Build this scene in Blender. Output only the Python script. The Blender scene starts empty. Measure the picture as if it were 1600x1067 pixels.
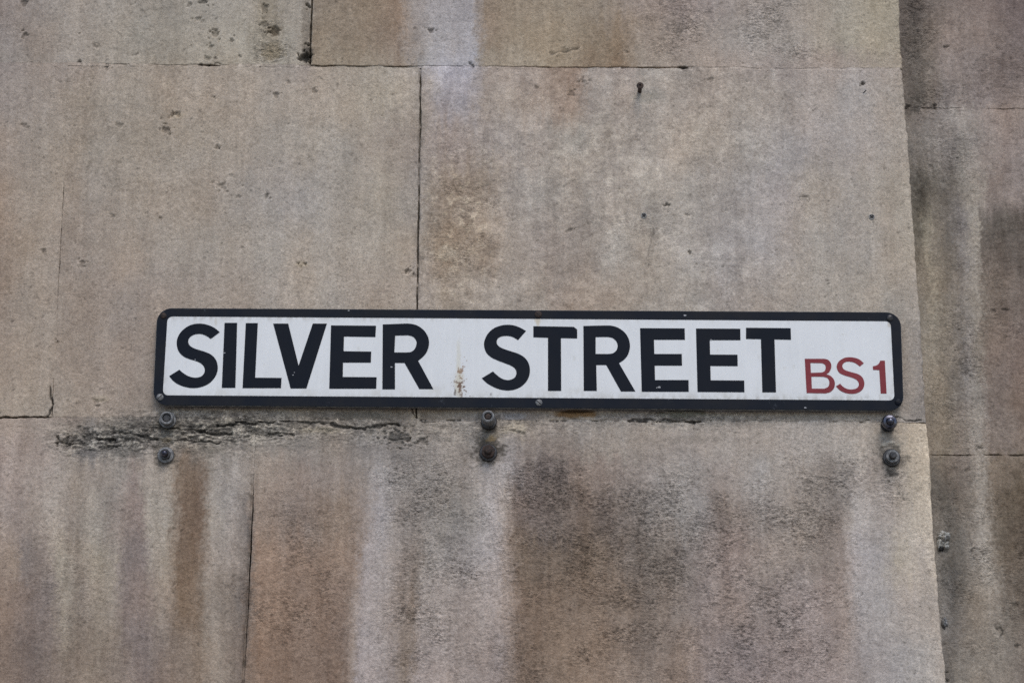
import bpy, bmesh, math
import numpy as np
from mathutils import Vector, Matrix

# ------------------------------------------------------------------ camera
SC = bpy.context.scene
FPX, W0, H0 = 3500.0, 1600.0, 1067.0          # focal length in pixels of a 1600 px wide picture
TH, PHI = math.radians(16.65), math.radians(0.36)
DIST = 3.5
CAM = Vector((0.0, -DIST * math.cos(TH), 1.65))
fw = Vector((0, math.cos(TH), math.sin(TH)))
r0 = Vector((1, 0, 0)); u0 = Vector((0, -math.sin(TH), math.cos(TH)))
RX = r0 * math.cos(PHI) + u0 * math.sin(PHI)
UY = u0 * math.cos(PHI) - r0 * math.sin(PHI)
cam = bpy.data.cameras.new('camera'); camo = bpy.data.objects.new('camera', cam)
SC.collection.objects.link(camo)
cam.sensor_width = 36.0; cam.lens = 36.0 * FPX / W0
cam.clip_start = 0.05; cam.clip_end = 400
camo.matrix_world = Matrix(((RX.x, UY.x, -fw.x, CAM.x), (RX.y, UY.y, -fw.y, CAM.y), (RX.z, UY.z, -fw.z, CAM.z), (0, 0, 0, 1)))
cam.dof.use_dof = True; cam.dof.focus_distance = 3.5; cam.dof.aperture_fstop = 5.6
SC.camera = camo

# ------------------------------------------------------------------ sky and sun (bright overcast)
SUN_EL, SUN_AZ = math.radians(52), math.radians(166)      # azimuth clockwise from +Y
wd = bpy.data.worlds.new('World'); SC.world = wd; wd.use_nodes = True
nt = wd.node_tree; bg = nt.nodes['Background']
sky = nt.nodes.new('ShaderNodeTexSky'); sky.sky_type = 'NISHITA'; sky.sun_disc = False
sky.sun_elevation = SUN_EL; sky.sun_rotation = SUN_AZ
sky.air_density = 1.0; sky.dust_density = 1.2; sky.ozone_density = 1.0
nt.links.new(sky.outputs[0], bg.inputs[0]); bg.inputs[1].default_value = 0.15
sl = bpy.data.lights.new('sun', 'SUN'); sl.energy = 1.5; sl.angle = math.radians(28); sl.color = (1.0, 0.97, 0.93)
so = bpy.data.objects.new('sun', sl); SC.collection.objects.link(so)
sd = Vector((math.sin(SUN_AZ) * math.cos(SUN_EL), math.cos(SUN_AZ) * math.cos(SUN_EL), math.sin(SUN_EL)))
so.rotation_euler = sd.to_track_quat('Z', 'Y').to_euler(); so.location = (-2, -6, 9)
SC.view_settings.view_transform = 'Standard'; SC.view_settings.look = 'None'
SC.view_settings.gamma = 1.0; SC.view_settings.use_curve_mapping = False
SC.view_settings.exposure = 0.09
SC.cycles.use_denoising = False
ILLUM = np.array([0.80, 0.84, 0.93])          # what a white diffuse card on the wall shows (linear)

# ------------------------------------------------------------------ image coordinate helpers
def at(px, py, out=0.0):
    """image pixel (1 unit about 1 mm) cast through the camera -> world point on the plane that stands `out` metres proud of the wall face"""
    d = fw * FPX + RX * (px - W0 / 2) - UY * (py - H0 / 2)
    t = (-out - CAM.y) / d.y
    return CAM + d * t

def image_px(x, y, z):  # world point -> image pixel coordinates, projected through the camera
    X, Y, Z = x - CAM.x, y - CAM.y, z - CAM.z
    k = FPX / (X * fw.x + Y * fw.y + Z * fw.z)
    return W0 / 2 + k * (X * RX.x + Y * RX.y + Z * RX.z), H0 / 2 - k * (X * UY.x + Y * UY.y + Z * UY.z)

_tab = {}
def vn(x, y, seed):
    if seed not in _tab:
        _tab[seed] = np.random.RandomState(seed).rand(256, 256).astype(np.float32)
    T = _tab[seed]
    xi = np.floor(x); yi = np.floor(y); fx = (x - xi); fy = (y - yi)
    xi = xi.astype(np.int64) & 255; yi = yi.astype(np.int64) & 255
    fx = fx * fx * fx * (fx * (fx * 6 - 15) + 10); fy = fy * fy * fy * (fy * (fy * 6 - 15) + 10)
    x1 = (xi + 1) & 255; y1 = (yi + 1) & 255
    a = T[xi, yi] * (1 - fx) + T[x1, yi] * fx
    b = T[xi, y1] * (1 - fx) + T[x1, y1] * fx
    return (a * (1 - fy) + b * fy) * 2 - 1

def fbm(x, y, seed, octs=4, gain=0.55):
    s = 0; a = 1; n = 0
    for k in range(octs):
        c, q = math.cos(0.6 * k), math.sin(0.6 * k)
        s = s + a * vn((x * c - y * q) * 2 ** k + 17.3 * k, (x * q + y * c) * 2 ** k + 5.1 * k, seed + k)
        n += a; a *= gain
    return s / n * 1.6

def fbma(x, y, seed, octs=4, gain=0.55):      # keeps its stretch: no rotation between octaves
    s = 0; a = 1; n = 0
    for k in range(octs):
        s = s + a * vn(x * 2 ** k + 17.3 * k, y * 2 ** k + 5.1 * k, seed + k); n += a; a *= gain
    return s / n * 1.6

def sstep(a, b, x):
    t = np.clip((x - a) / (b - a), 0, 1); return t * t * (3 - 2 * t)

def lin(c):
    c = np.clip(np.asarray(c, dtype=np.float64) / 255.0, 0, 1)
    return np.where(c <= 0.04045, c / 12.92, ((c + 0.055) / 1.055) ** 2.4)

def alb(c):                                   # colour as seen under this sky -> base colour
    return np.clip(lin(c) / ILLUM, 0, 0.9)

# ------------------------------------------------------------------ materials
def mat(name, col=(0.5, 0.5, 0.5), rough=0.6, metal=0.0, spec=0.5):
    m = bpy.data.materials.new(name); m.use_nodes = True
    b = m.node_tree.nodes['Principled BSDF']
    b.inputs['Base Color'].default_value = (*col, 1); b.inputs['Roughness'].default_value = rough
    b.inputs['Metallic'].default_value = metal; b.inputs['Specular IOR Level'].default_value = spec
    return m

def noise(nt, scale, detail=4, rough=0.6, vec=None):
    n = nt.nodes.new('ShaderNodeTexNoise'); n.inputs['Scale'].default_value = scale
    n.inputs['Detail'].default_value = detail; n.inputs['Roughness'].default_value = rough
    if vec is not None: nt.links.new(vec, n.inputs['Vector'])
    return n

def ramp(nt, src, stops):
    r = nt.nodes.new('ShaderNodeValToRGB'); e = r.color_ramp.elements
    while len(e) < len(stops): e.new(0.5)
    for k, (p, c) in enumerate(stops): e[k].position = p; e[k].color = (*c, 1)
    nt.links.new(src, r.inputs[0]); return r

def mixc(nt, mode, fac, a, b):
    m = nt.nodes.new('ShaderNodeMix'); m.data_type = 'RGBA'; m.blend_type = mode
    if isinstance(fac, float): m.inputs[0].default_value = fac
    else: nt.links.new(fac, m.inputs[0])
    for s, v in ((6, a), (7, b)):
        if isinstance(v, tuple): m.inputs[s].default_value = v
        else: nt.links.new(v, m.inputs[s])
    return m.outputs[2]

def stone_material():
    m = mat('weathered_limestone', rough=0.92, spec=0.25); nt = m.node_tree; b = nt.nodes['Principled BSDF']
    at_ = nt.nodes.new('ShaderNodeAttribute'); at_.attribute_name = 'stain'
    geo = nt.nodes.new('ShaderNodeNewGeometry')
    n1 = noise(nt, 420, 3, 0.65, geo.outputs['Position'])      # sandy grains
    n2 = noise(nt, 130, 4, 0.6, geo.outputs['Position'])
    r1 = ramp(nt, n1.outputs[0], [(0.33, (0.80, 0.79, 0.78)), (0.5, (1, 1, 1)), (0.68, (1.18, 1.17, 1.16))])
    r2 = ramp(nt, n2.outputs[0], [(0.3, (0.90, 0.895, 0.89)), (0.7, (1.1, 1.1, 1.1))])
    c = mixc(nt, 'MULTIPLY', 1.0, at_.outputs['Color'], r1.outputs[0])
    c = mixc(nt, 'MULTIPLY', 1.0, c, r2.outputs[0])
    mp = nt.nodes.new('ShaderNodeMapping'); mp.inputs['Scale'].default_value = (0.62, 1, 1.15); mp.inputs['Rotation'].default_value = (0, 0.12, 0)
    nt.links.new(geo.outputs['Position'], mp.inputs['Vector'])
    n3 = noise(nt, 330, 4, 0.62, mp.outputs[0])                # blown, pitted skin, only where the face is rough
    r3 = ramp(nt, n3.outputs[0], [(0.34, (0.46, 0.45, 0.44)), (0.46, (1.0, 1.0, 1.0)), (0.66, (1.32, 1.31, 1.30))])
    c = mixc(nt, 'MULTIPLY', at_.outputs['Alpha'], c, r3.outputs[0])
    nt.links.new(c, b.inputs['Base Color'])
    bp3 = nt.nodes.new('ShaderNodeBump'); bp3.inputs['Distance'].default_value = 0.0035
    nt.links.new(at_.outputs['Alpha'], bp3.inputs['Strength']); nt.links.new(n3.outputs[0], bp3.inputs['Height'])
    bp = nt.nodes.new('ShaderNodeBump'); bp.inputs['Strength'].default_value = 0.7; bp.inputs['Distance'].default_value = 0.0012
    nt.links.new(n1.outputs[0], bp.inputs['Height']); nt.links.new(bp3.outputs[0], bp.inputs['Normal'])
    bp2 = nt.nodes.new('ShaderNodeBump'); bp2.inputs['Strength'].default_value = 0.5; bp2.inputs['Distance'].default_value = 0.002
    nt.links.new(n2.outputs[0], bp2.inputs['Height']); nt.links.new(bp.outputs[0], bp2.inputs['Normal'])
    nt.links.new(bp2.outputs[0], b.inputs['Normal'])
    return m

def worn_material(name, c1, c2, scale, rough=0.6, metal=0.0, bump=0.0006, spec=0.5, lo=0.4, hi=0.62):
    m = mat(name, rough=rough, metal=metal, spec=spec); nt = m.node_tree; b = nt.nodes['Principled BSDF']
    geo = nt.nodes.new('ShaderNodeNewGeometry')
    n = noise(nt, scale, 5, 0.65, geo.outputs['Position'])
    r = ramp(nt, n.outputs[0], [(lo, c1), (hi, c2)])
    nt.links.new(r.outputs[0], b.inputs['Base Color'])
    bp = nt.nodes.new('ShaderNodeBump'); bp.inputs['Strength'].default_value = 0.6; bp.inputs['Distance'].default_value = bump
    nt.links.new(n.outputs[0], bp.inputs['Height']); nt.links.new(bp.outputs[0], b.inputs['Normal'])
    return m

M_STONE = stone_material()
M_FACE = mat('white_enamel', rough=0.38, spec=0.4)
a_ = M_FACE.node_tree.nodes.new('ShaderNodeAttribute'); a_.attribute_name = 'stain'
M_FACE.node_tree.links.new(a_.outputs['Color'], M_FACE.node_tree.nodes['Principled BSDF'].inputs['Base Color'])
M_BLACK = worn_material('black_letter_paint', (0.0040, 0.0066, 0.0130), (0.0065, 0.0085, 0.0140), 14, 0.5, 0, 0.00005, .12)
M_BORDER = worn_material('black_border_paint', (0.0042, 0.0068, 0.0135), (0.0095, 0.0105, 0.0145), 22, 0.48, 0, 0.0001, .14)
ntb = M_BORDER.node_tree; bb = ntb.nodes['Principled BSDF']; gb_ = ntb.nodes.new('ShaderNodeNewGeometry')
sc_ = noise(ntb, 55, 6, 0.75, gb_.outputs['Position']); sr_ = ramp(ntb, sc_.outputs[0], [(0.64, (0, 0, 0)), (0.72, (1, 1, 1))])
old_ = bb.inputs['Base Color'].links[0].from_socket
ntb.links.new(mixc(ntb, 'MIX', sr_.outputs[0], old_, (0.055, 0.062, 0.075, 1)), bb.inputs['Base Color'])
M_RED = worn_material('red_letter_paint', (0.200, 0.034, 0.041), (0.228, 0.042, 0.049), 40, 0.5, 0, 0.00005, .15)
M_EDGE = worn_material('plate_edge_metal', (0.10, 0.10, 0.10), (0.22, 0.21, 0.19), 90, 0.5, 0.3)
M_ZINC = worn_material('weathered_zinc', (0.09, 0.09, 0.092), (0.26, 0.255, 0.25), 210, 0.55, 0.35)
M_DARK = worn_material('dark_steel', (0.025, 0.025, 0.028), (0.075, 0.07, 0.07), 190, 0.42, 0.5)
M_RUST = worn_material('rusty_steel', (0.020, 0.014, 0.012), (0.060, 0.034, 0.024), 260, 0.8, 0.1)
M_STUD = worn_material('polished_stud', (0.05, 0.05, 0.065), (0.12, 0.12, 0.15), 120, 0.22, 0.9)
M_PLASTIC = worn_material('grey_plug_plastic', (0.20, 0.19, 0.18), (0.30, 0.29, 0.27), 200, 0.6)
M_HOLE = mat('plug_hole_shade', (0.02, 0.018, 0.017), 0.9)  # near-black colour stands in for the shade inside slots, slits and holes
M_PLASTER = worn_material('white_filler', (0.24, 0.23, 0.21), (0.42, 0.41, 0.38), 150, 0.9, 0, 0.0015)
M_PAVE = worn_material('paving', (0.16, 0.155, 0.15), (0.22, 0.215, 0.205), 3, 0.9, 0, 0.003)

# ------------------------------------------------------------------ object helpers
COL = SC.collection
def link_mesh(name, me, material, parent=None, origin=None):
    o = bpy.data.objects.new(name, me); COL.objects.link(o)
    if material: me.materials.append(material)
    if parent is not None: o.parent = parent
    return o

def np_mesh(name, V, Q, colors=None, smooth=True):
    me = bpy.data.meshes.new(name); n, m = len(V), len(Q)
    me.vertices.add(n); me.vertices.foreach_set('co', np.ascontiguousarray(V, dtype=np.float32).ravel())
    me.loops.add(4 * m); me.loops.foreach_set('vertex_index', np.ascontiguousarray(Q, dtype=np.int32).ravel())
    me.polygons.add(m); me.polygons.foreach_set('loop_start', np.arange(0, 4 * m, 4, dtype=np.int32))
    me.update(calc_edges=True)
    me.polygons.foreach_set('use_smooth', np.full(m, smooth, dtype=bool))
    if colors is not None:
        ca = me.color_attributes.new('stain', 'FLOAT_COLOR', 'POINT')
        C4 = np.ones((n, 4), dtype=np.float32); C4[:, :colors.shape[1]] = colors
        ca.data.foreach_set('color', C4.ravel())
    return me

def empty(name, loc, label=None, cat=None, group=None):
    e = bpy.data.objects.new(name, None); COL.objects.link(e); e.location = loc; e.empty_display_size = 0.05
    if label: e['label'] = label
    if cat: e['category'] = cat
    if group: e['group'] = group
    return e

# ------------------------------------------------------------------ the stone's stains, with some painted recess shade, row by row
# (image pixel row, [(image pixel column, colour), ...])
T_TOP = [
 (0,   [(0,(138,129,125)),(100,(142,134,127)),(200,(147,139,130)),(300,(148,140,130)),(395,(150,142,132)),(408,(140,131,118)),(425,(140,131,118)),(440,(152,144,134)),(484,(146,138,129)),(490,(132,120,107)),(570,(134,120,105)),(620,(132,114,99)),(645,(145,137,133)),(680,(156,150,150)),(734,(152,146,147)),(760,(134,119,104)),(800,(136,122,106)),(880,(142,129,113)),(935,(140,127,113)),(1000,(142,129,121)),(1080,(146,133,127)),(1150,(143,134,129)),(1250,(148,139,131)),(1330,(154,145,132)),(1370,(158,147,129)),(1410,(156,147,132))]),
 (60,  [(0,(140,130,124)),(100,(143,134,126)),(200,(147,139,129)),(300,(150,142,131)),(380,(154,147,136)),(425,(141,131,116)),(450,(153,146,136)),(484,(145,137,128)),(490,(134,122,108)),(570,(136,122,107)),(620,(132,114,99)),(645,(144,135,129)),(680,(154,149,149)),(734,(156,151,153)),(764,(138,121,105)),(800,(140,126,109)),(880,(145,132,115)),(930,(138,122,104)),(960,(134,115,95)),(1000,(144,130,118)),(1080,(150,137,128)),(1150,(147,139,133)),(1250,(151,142,134)),(1330,(155,147,134)),(1370,(158,147,130)),(1410,(155,146,132))]),
 (105, [(0,(146,137,130)),(100,(146,137,129)),(200,(148,139,128)),(300,(150,141,129)),(400,(153,145,133)),(484,(149,141,131)),(490,(140,129,115)),(570,(142,130,115)),(630,(142,128,114)),(655,(152,146,142)),(690,(162,159,164)),(740,(161,157,161)),(760,(146,134,120)),(850,(148,136,120)),(920,(136,119,101)),(960,(136,116,96)),(1000,(146,134,122)),(1100,(150,138,129)),(1200,(148,137,130)),(1300,(148,137,130)),(1370,(153,142,130)),(1410,(153,143,131))]),
]
T_MID = [
 (100, [(0,(143,134,127)),(60,(146,137,128)),(100,(144,134,124)),(200,(147,138,126)),(300,(147,138,126)),(400,(149,141,130)),(480,(142,135,128)),(500,(150,142,131)),(600,(155,147,134)),(652,(154,147,138)),(660,(152,147,144)),(690,(160,158,164)),(740,(160,157,161)),(770,(148,138,129)),(850,(145,134,124)),(895,(138,121,106)),(920,(150,141,132)),(985,(148,138,130)),(1010,(152,146,138)),(1100,(146,138,129)),(1180,(143,134,126)),(1250,(147,139,132)),(1350,(150,143,137)),(1415,(152,144,135))]),
 (150, [(0,(143,134,126)),(60,(146,138,129)),(95,(145,136,125)),(110,(139,129,116)),(200,(146,137,124)),(300,(147,138,126)),(400,(150,142,131)),(500,(152,144,133)),(600,(152,144,130)),(652,(152,145,135)),(665,(148,141,134)),(690,(155,152,155)),(730,(156,153,156)),(760,(150,142,134)),(800,(145,134,122)),(895,(138,123,110)),(920,(152,146,139)),(985,(150,142,134)),(1000,(143,138,131)),(1040,(154,147,138)),(1100,(148,140,131)),(1180,(146,139,130)),(1250,(148,142,136)),(1350,(151,145,139)),(1415,(153,146,136))]),
 (220, [(0,(141,130,119)),(60,(144,135,124)),(95,(143,134,122)),(110,(139,130,118)),(200,(144,135,122)),(300,(146,137,124)),(400,(149,142,132)),(500,(152,145,134)),(580,(148,140,129)),(640,(142,134,125)),(652,(144,137,129)),(665,(147,138,130)),(700,(144,132,123)),(760,(148,139,131)),(850,(152,145,137)),(900,(148,144,136)),(950,(150,143,134)),(1010,(156,149,140)),(1060,(149,140,129)),(1100,(150,143,133)),(1170,(148,142,134)),(1250,(148,142,137)),(1350,(151,145,139)),(1420,(154,147,137))]),
 (300, [(0,(134,121,108)),(40,(142,132,120)),(95,(141,132,120)),(110,(139,130,119)),(200,(143,134,122)),(300,(146,137,125)),(400,(149,142,133)),(460,(148,142,135)),(520,(150,145,137)),(600,(152,144,131)),(640,(146,138,128)),(652,(146,139,131)),(665,(144,134,122)),(700,(140,126,110)),(755,(141,128,113)),(790,(147,138,128)),(850,(148,142,134)),(900,(149,140,129)),(960,(155,148,139)),(1010,(152,145,135)),(1060,(153,146,136)),(1100,(152,147,140)),(1170,(151,146,141)),(1220,(148,143,140)),(1260,(152,144,133)),(1330,(152,146,138)),(1420,(155,148,136))]),
 (380, [(0,(132,118,104)),(40,(142,131,118)),(85,(143,133,121)),(105,(138,128,117)),(200,(142,133,122)),(300,(146,138,127)),(400,(150,143,133)),(500,(152,146,137)),(600,(152,144,132)),(640,(148,138,125)),(652,(147,139,129)),(665,(148,139,127)),(690,(142,128,111)),(760,(144,130,114)),(795,(146,137,126)),(850,(145,136,127)),(910,(141,132,122)),(960,(154,148,139)),(1010,(151,144,134)),(1080,(152,146,138)),(1130,(150,145,140)),(1200,(152,147,143)),(1270,(152,146,137)),(1330,(152,146,138)),(1380,(154,147,137)),(1435,(153,146,133))]),
 (460, [(0,(134,121,108)),(40,(144,133,120)),(85,(143,133,121)),(105,(141,131,120)),(200,(141,131,121)),(300,(143,134,124)),(400,(147,139,129)),(500,(150,143,133)),(580,(146,137,126)),(640,(146,137,126)),(652,(147,139,130)),(665,(148,140,131)),(700,(141,130,116)),(760,(148,140,130)),(850,(146,137,126)),(870,(140,128,116)),(930,(144,134,123)),(1010,(149,141,130)),(1080,(150,143,133)),(1130,(145,139,133)),(1190,(146,139,131)),(1270,(150,143,133)),(1380,(150,143,132)),(1445,(146,139,129))]),
 (560, [(0,(142,131,119)),(40,(146,135,122)),(80,(145,135,123)),(105,(144,134,123)),(200,(143,133,123)),(240,(144,134,124)),(600,(146,138,127)),(1000,(146,139,130)),(1420,(146,138,128)),(1447,(133,128,122))]),
 (650, [(0,(147,137,124)),(80,(149,139,126)),(150,(146,136,125)),(240,(138,129,119)),(300,(128,121,113)),(400,(132,124,115)),(470,(136,129,118)),(520,(123,117,110)),(590,(126,119,110)),(650,(137,127,114)),(730,(134,126,116)),(790,(130,126,124)),(820,(136,130,126)),(860,(140,131,121)),(960,(138,131,123)),(1010,(134,129,126)),(1060,(120,115,108)),(1120,(132,126,119)),(1200,(140,134,126)),(1300,(144,137,127)),(1380,(142,135,126)),(1420,(140,134,127)),(1447,(120,117,113))]),
]
T_LOW = [
 (655, [(0,(146,134,124)),(70,(144,132,121)),(110,(130,121,113)),(180,(120,114,107)),(300,(116,110,103)),(400,(126,120,112)),(470,(134,127,118)),(520,(132,125,117)),(600,(134,127,119)),(700,(140,133,125)),(760,(128,122,117)),(800,(150,142,131)),(850,(138,131,125)),(950,(140,134,128)),(1060,(148,142,136)),(1150,(144,138,132)),(1250,(150,144,138)),(1340,(148,141,133)),(1395,(148,139,127)),(1420,(162,151,135)),(1450,(190,178,160))]),
 (700, [(0,(145,133,125)),(70,(143,131,122)),(110,(134,126,118)),(140,(118,115,113)),(200,(116,112,107)),(240,(134,124,116)),(260,(128,120,112)),(300,(120,112,104)),(330,(134,128,120)),(380,(134,128,122)),(400,(136,129,121)),(470,(128,123,118)),(520,(134,126,118)),(590,(128,123,119)),(640,(132,127,122)),(700,(138,131,124)),(760,(122,117,112)),(790,(142,138,136)),(820,(128,122,118)),(880,(128,120,113)),(950,(142,135,127)),(1060,(138,131,125)),(1150,(144,138,132)),(1250,(149,143,137)),(1340,(148,142,135)),(1395,(142,135,126)),(1425,(160,150,135)),(1455,(190,178,160))]),
 (740, [(0,(142,130,123)),(60,(145,134,125)),(115,(143,136,128)),(150,(138,131,124)),(190,(142,136,129)),(210,(132,121,115)),(230,(146,138,129)),(270,(146,138,128)),(290,(120,107,94)),(314,(116,103,91)),(334,(146,139,131)),(370,(146,140,134)),(392,(140,133,126)),(410,(136,127,118)),(470,(132,122,115)),(560,(138,129,121)),(590,(150,145,142)),(640,(138,132,126)),(700,(136,129,122)),(760,(146,142,140)),(792,(152,148,147)),(822,(112,104,100)),(870,(112,104,99)),(900,(128,118,111)),(950,(136,126,119)),(1060,(146,141,136)),(1130,(136,129,124)),(1190,(148,143,138)),(1260,(138,131,124)),(1300,(130,124,118)),(1345,(144,138,133)),(1395,(136,130,124)),(1430,(158,149,135)),(1460,(188,177,160))]),
 (800, [(0,(144,132,123)),(30,(138,126,118)),(60,(140,130,121)),(90,(150,142,133)),(115,(138,129,120)),(150,(148,142,133)),(195,(132,122,115)),(220,(134,122,116)),(235,(150,143,133)),(268,(152,145,135)),(288,(112,98,85)),(314,(110,96,84)),(336,(150,144,136)),(365,(142,136,131)),(388,(118,113,109)),(402,(136,124,114)),(470,(126,115,107)),(535,(132,118,105)),(560,(142,131,123)),(590,(150,146,146)),(620,(140,133,127)),(660,(132,126,120)),(700,(128,123,117)),(740,(138,133,128)),(765,(154,149,148)),(788,(150,142,136)),(812,(110,100,94)),(870,(110,101,94)),(910,(118,107,98)),(950,(114,105,98)),(1000,(122,115,109)),(1060,(138,133,128)),(1090,(142,137,133)),(1125,(126,116,109)),(1190,(144,138,133)),(1260,(134,126,118)),(1310,(130,123,117)),(1335,(152,147,143)),(1390,(148,141,135)),(1430,(158,149,136)),(1466,(186,176,161))]),
 (870, [(0,(138,124,112)),(25,(140,126,113)),(40,(122,114,109)),(75,(126,117,110)),(92,(148,140,127)),(120,(132,122,111)),(150,(144,135,121)),(180,(142,133,121)),(195,(124,115,110)),(225,(126,116,111)),(240,(148,140,130)),(266,(146,137,125)),(290,(116,102,89)),(308,(115,101,88)),(336,(148,140,132)),(365,(140,132,125)),(388,(116,109,103)),(402,(138,120,106)),(470,(134,117,104)),(530,(128,112,99)),(550,(134,119,107)),(568,(150,143,141)),(600,(146,139,135)),(645,(124,115,107)),(665,(140,134,128)),(720,(140,135,132)),(775,(154,147,144)),(788,(146,136,129)),(814,(112,100,88)),(870,(114,101,88)),(930,(120,107,94)),(980,(118,108,99)),(1020,(114,108,102)),(1060,(124,116,109)),(1110,(136,127,122)),(1140,(130,118,112)),(1200,(138,130,124)),(1260,(130,122,115)),(1315,(134,126,121)),(1335,(152,147,146)),(1375,(152,147,144)),(1405,(160,152,139)),(1440,(154,147,139)),(1470,(178,169,156))]),
 (940, [(0,(132,117,105)),(30,(122,110,102)),(75,(118,109,104)),(95,(142,133,120)),(125,(126,115,104)),(150,(140,129,115)),(180,(136,126,115)),(195,(122,112,107)),(230,(124,114,109)),(245,(138,129,120)),(270,(132,121,110)),(286,(120,105,90)),(310,(122,108,94)),(328,(142,132,121)),(360,(128,119,110)),(380,(110,103,97)),(400,(134,115,100)),(470,(126,110,98)),(500,(130,113,100)),(530,(124,108,96)),(550,(138,126,117)),(565,(150,142,139)),(600,(144,136,131)),(645,(124,113,103)),(660,(142,135,130)),(720,(138,131,127)),(775,(148,140,136)),(800,(136,124,115)),(812,(116,102,90)),(870,(118,104,91)),(930,(124,109,95)),(985,(118,106,95)),(1010,(116,108,101)),(1060,(132,122,114)),(1110,(134,124,119)),(1150,(136,125,119)),(1200,(130,121,116)),(1260,(138,127,122)),(1320,(138,128,122)),(1340,(150,145,143)),(1400,(154,148,143)),(1440,(150,144,138)),(1475,(160,152,143))]),
 (1062,[(0,(128,113,101)),(50,(118,106,98)),(100,(126,114,103)),(140,(134,122,109)),(190,(128,116,106)),(230,(126,114,107)),(270,(122,108,96)),(310,(126,113,100)),(345,(140,131,121)),(378,(118,108,100)),(400,(128,110,96)),(470,(124,107,94)),(530,(118,102,90)),(550,(134,122,113)),(562,(148,139,136)),(610,(142,133,128)),(635,(126,114,102)),(655,(150,141,137)),(720,(142,133,128)),(775,(142,132,127)),(810,(124,110,98)),(870,(126,112,99)),(950,(130,115,102)),(1010,(128,116,106)),(1060,(132,118,107)),(1110,(136,125,120)),(1200,(138,127,123)),(1290,(140,130,126)),(1340,(142,134,130)),(1400,(150,145,142)),(1440,(152,147,142)),(1480,(158,151,143))]),
]
T_REC = [  # dark strip beside the corner: dirt plus recess shade put into the colour
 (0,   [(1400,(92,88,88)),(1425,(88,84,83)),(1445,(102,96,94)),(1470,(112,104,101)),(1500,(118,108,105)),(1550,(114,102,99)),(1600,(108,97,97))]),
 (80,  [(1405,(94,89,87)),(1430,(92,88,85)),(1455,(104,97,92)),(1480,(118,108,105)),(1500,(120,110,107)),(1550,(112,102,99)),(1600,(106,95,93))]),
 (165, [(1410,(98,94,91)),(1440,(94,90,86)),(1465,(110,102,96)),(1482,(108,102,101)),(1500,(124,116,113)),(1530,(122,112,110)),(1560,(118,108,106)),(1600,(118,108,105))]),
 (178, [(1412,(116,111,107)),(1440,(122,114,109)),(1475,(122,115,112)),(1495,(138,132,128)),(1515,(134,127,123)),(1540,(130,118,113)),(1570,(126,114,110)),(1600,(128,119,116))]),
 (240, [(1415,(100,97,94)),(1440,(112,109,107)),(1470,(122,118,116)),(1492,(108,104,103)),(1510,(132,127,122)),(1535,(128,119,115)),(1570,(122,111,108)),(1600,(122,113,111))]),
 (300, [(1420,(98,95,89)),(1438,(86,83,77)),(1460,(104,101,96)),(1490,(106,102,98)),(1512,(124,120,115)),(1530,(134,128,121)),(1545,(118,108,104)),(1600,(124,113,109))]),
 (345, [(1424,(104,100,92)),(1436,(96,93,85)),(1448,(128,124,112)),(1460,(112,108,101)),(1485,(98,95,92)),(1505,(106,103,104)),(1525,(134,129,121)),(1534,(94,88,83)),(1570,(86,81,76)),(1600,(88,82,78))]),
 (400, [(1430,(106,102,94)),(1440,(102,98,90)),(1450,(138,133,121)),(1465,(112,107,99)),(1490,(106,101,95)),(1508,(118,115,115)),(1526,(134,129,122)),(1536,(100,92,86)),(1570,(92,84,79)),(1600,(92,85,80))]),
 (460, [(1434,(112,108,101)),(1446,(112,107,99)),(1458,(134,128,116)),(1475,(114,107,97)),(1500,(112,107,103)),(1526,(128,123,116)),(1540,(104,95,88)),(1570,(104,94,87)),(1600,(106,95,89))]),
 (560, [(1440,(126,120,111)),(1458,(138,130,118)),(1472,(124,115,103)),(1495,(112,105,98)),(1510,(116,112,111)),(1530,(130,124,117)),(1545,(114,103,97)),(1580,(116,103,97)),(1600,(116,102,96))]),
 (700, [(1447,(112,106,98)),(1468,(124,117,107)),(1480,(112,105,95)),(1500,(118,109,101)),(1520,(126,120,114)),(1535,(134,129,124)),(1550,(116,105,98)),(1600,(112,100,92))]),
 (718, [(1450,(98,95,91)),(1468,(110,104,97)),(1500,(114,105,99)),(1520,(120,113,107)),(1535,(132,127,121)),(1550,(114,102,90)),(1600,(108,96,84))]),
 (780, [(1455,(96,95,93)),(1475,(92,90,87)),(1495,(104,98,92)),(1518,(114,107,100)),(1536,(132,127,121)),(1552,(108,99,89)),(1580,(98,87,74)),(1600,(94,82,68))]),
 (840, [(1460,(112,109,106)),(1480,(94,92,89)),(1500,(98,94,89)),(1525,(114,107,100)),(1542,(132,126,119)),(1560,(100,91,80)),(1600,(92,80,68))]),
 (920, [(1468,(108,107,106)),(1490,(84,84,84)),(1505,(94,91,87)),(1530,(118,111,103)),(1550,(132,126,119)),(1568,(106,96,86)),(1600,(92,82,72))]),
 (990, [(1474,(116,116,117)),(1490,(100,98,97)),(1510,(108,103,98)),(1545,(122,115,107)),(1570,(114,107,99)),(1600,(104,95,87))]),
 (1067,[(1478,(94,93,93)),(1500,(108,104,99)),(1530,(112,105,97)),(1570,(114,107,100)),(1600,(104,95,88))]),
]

def table(tb, px, py):
    ys = np.array([r[0] for r in tb], dtype=float)
    rows = np.stack([np.stack([np.interp(px, [k[0] for k in r[1]], [k[1][c] for k in r[1]]) for c in range(3)], -1) for r in tb])
    y = np.clip(py, ys[0], ys[-1] - 1e-6)
    i = np.clip(np.searchsorted(ys, y, side='right') - 1, 0, len(ys) - 2)
    t = ((y - ys[i]) / (ys[i + 1] - ys[i]))[:, None]; t = t * t * (3 - 2 * t)
    n = np.arange(len(px))
    return rows[i, n] * (1 - t) + rows[i + 1, n] * t

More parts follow.
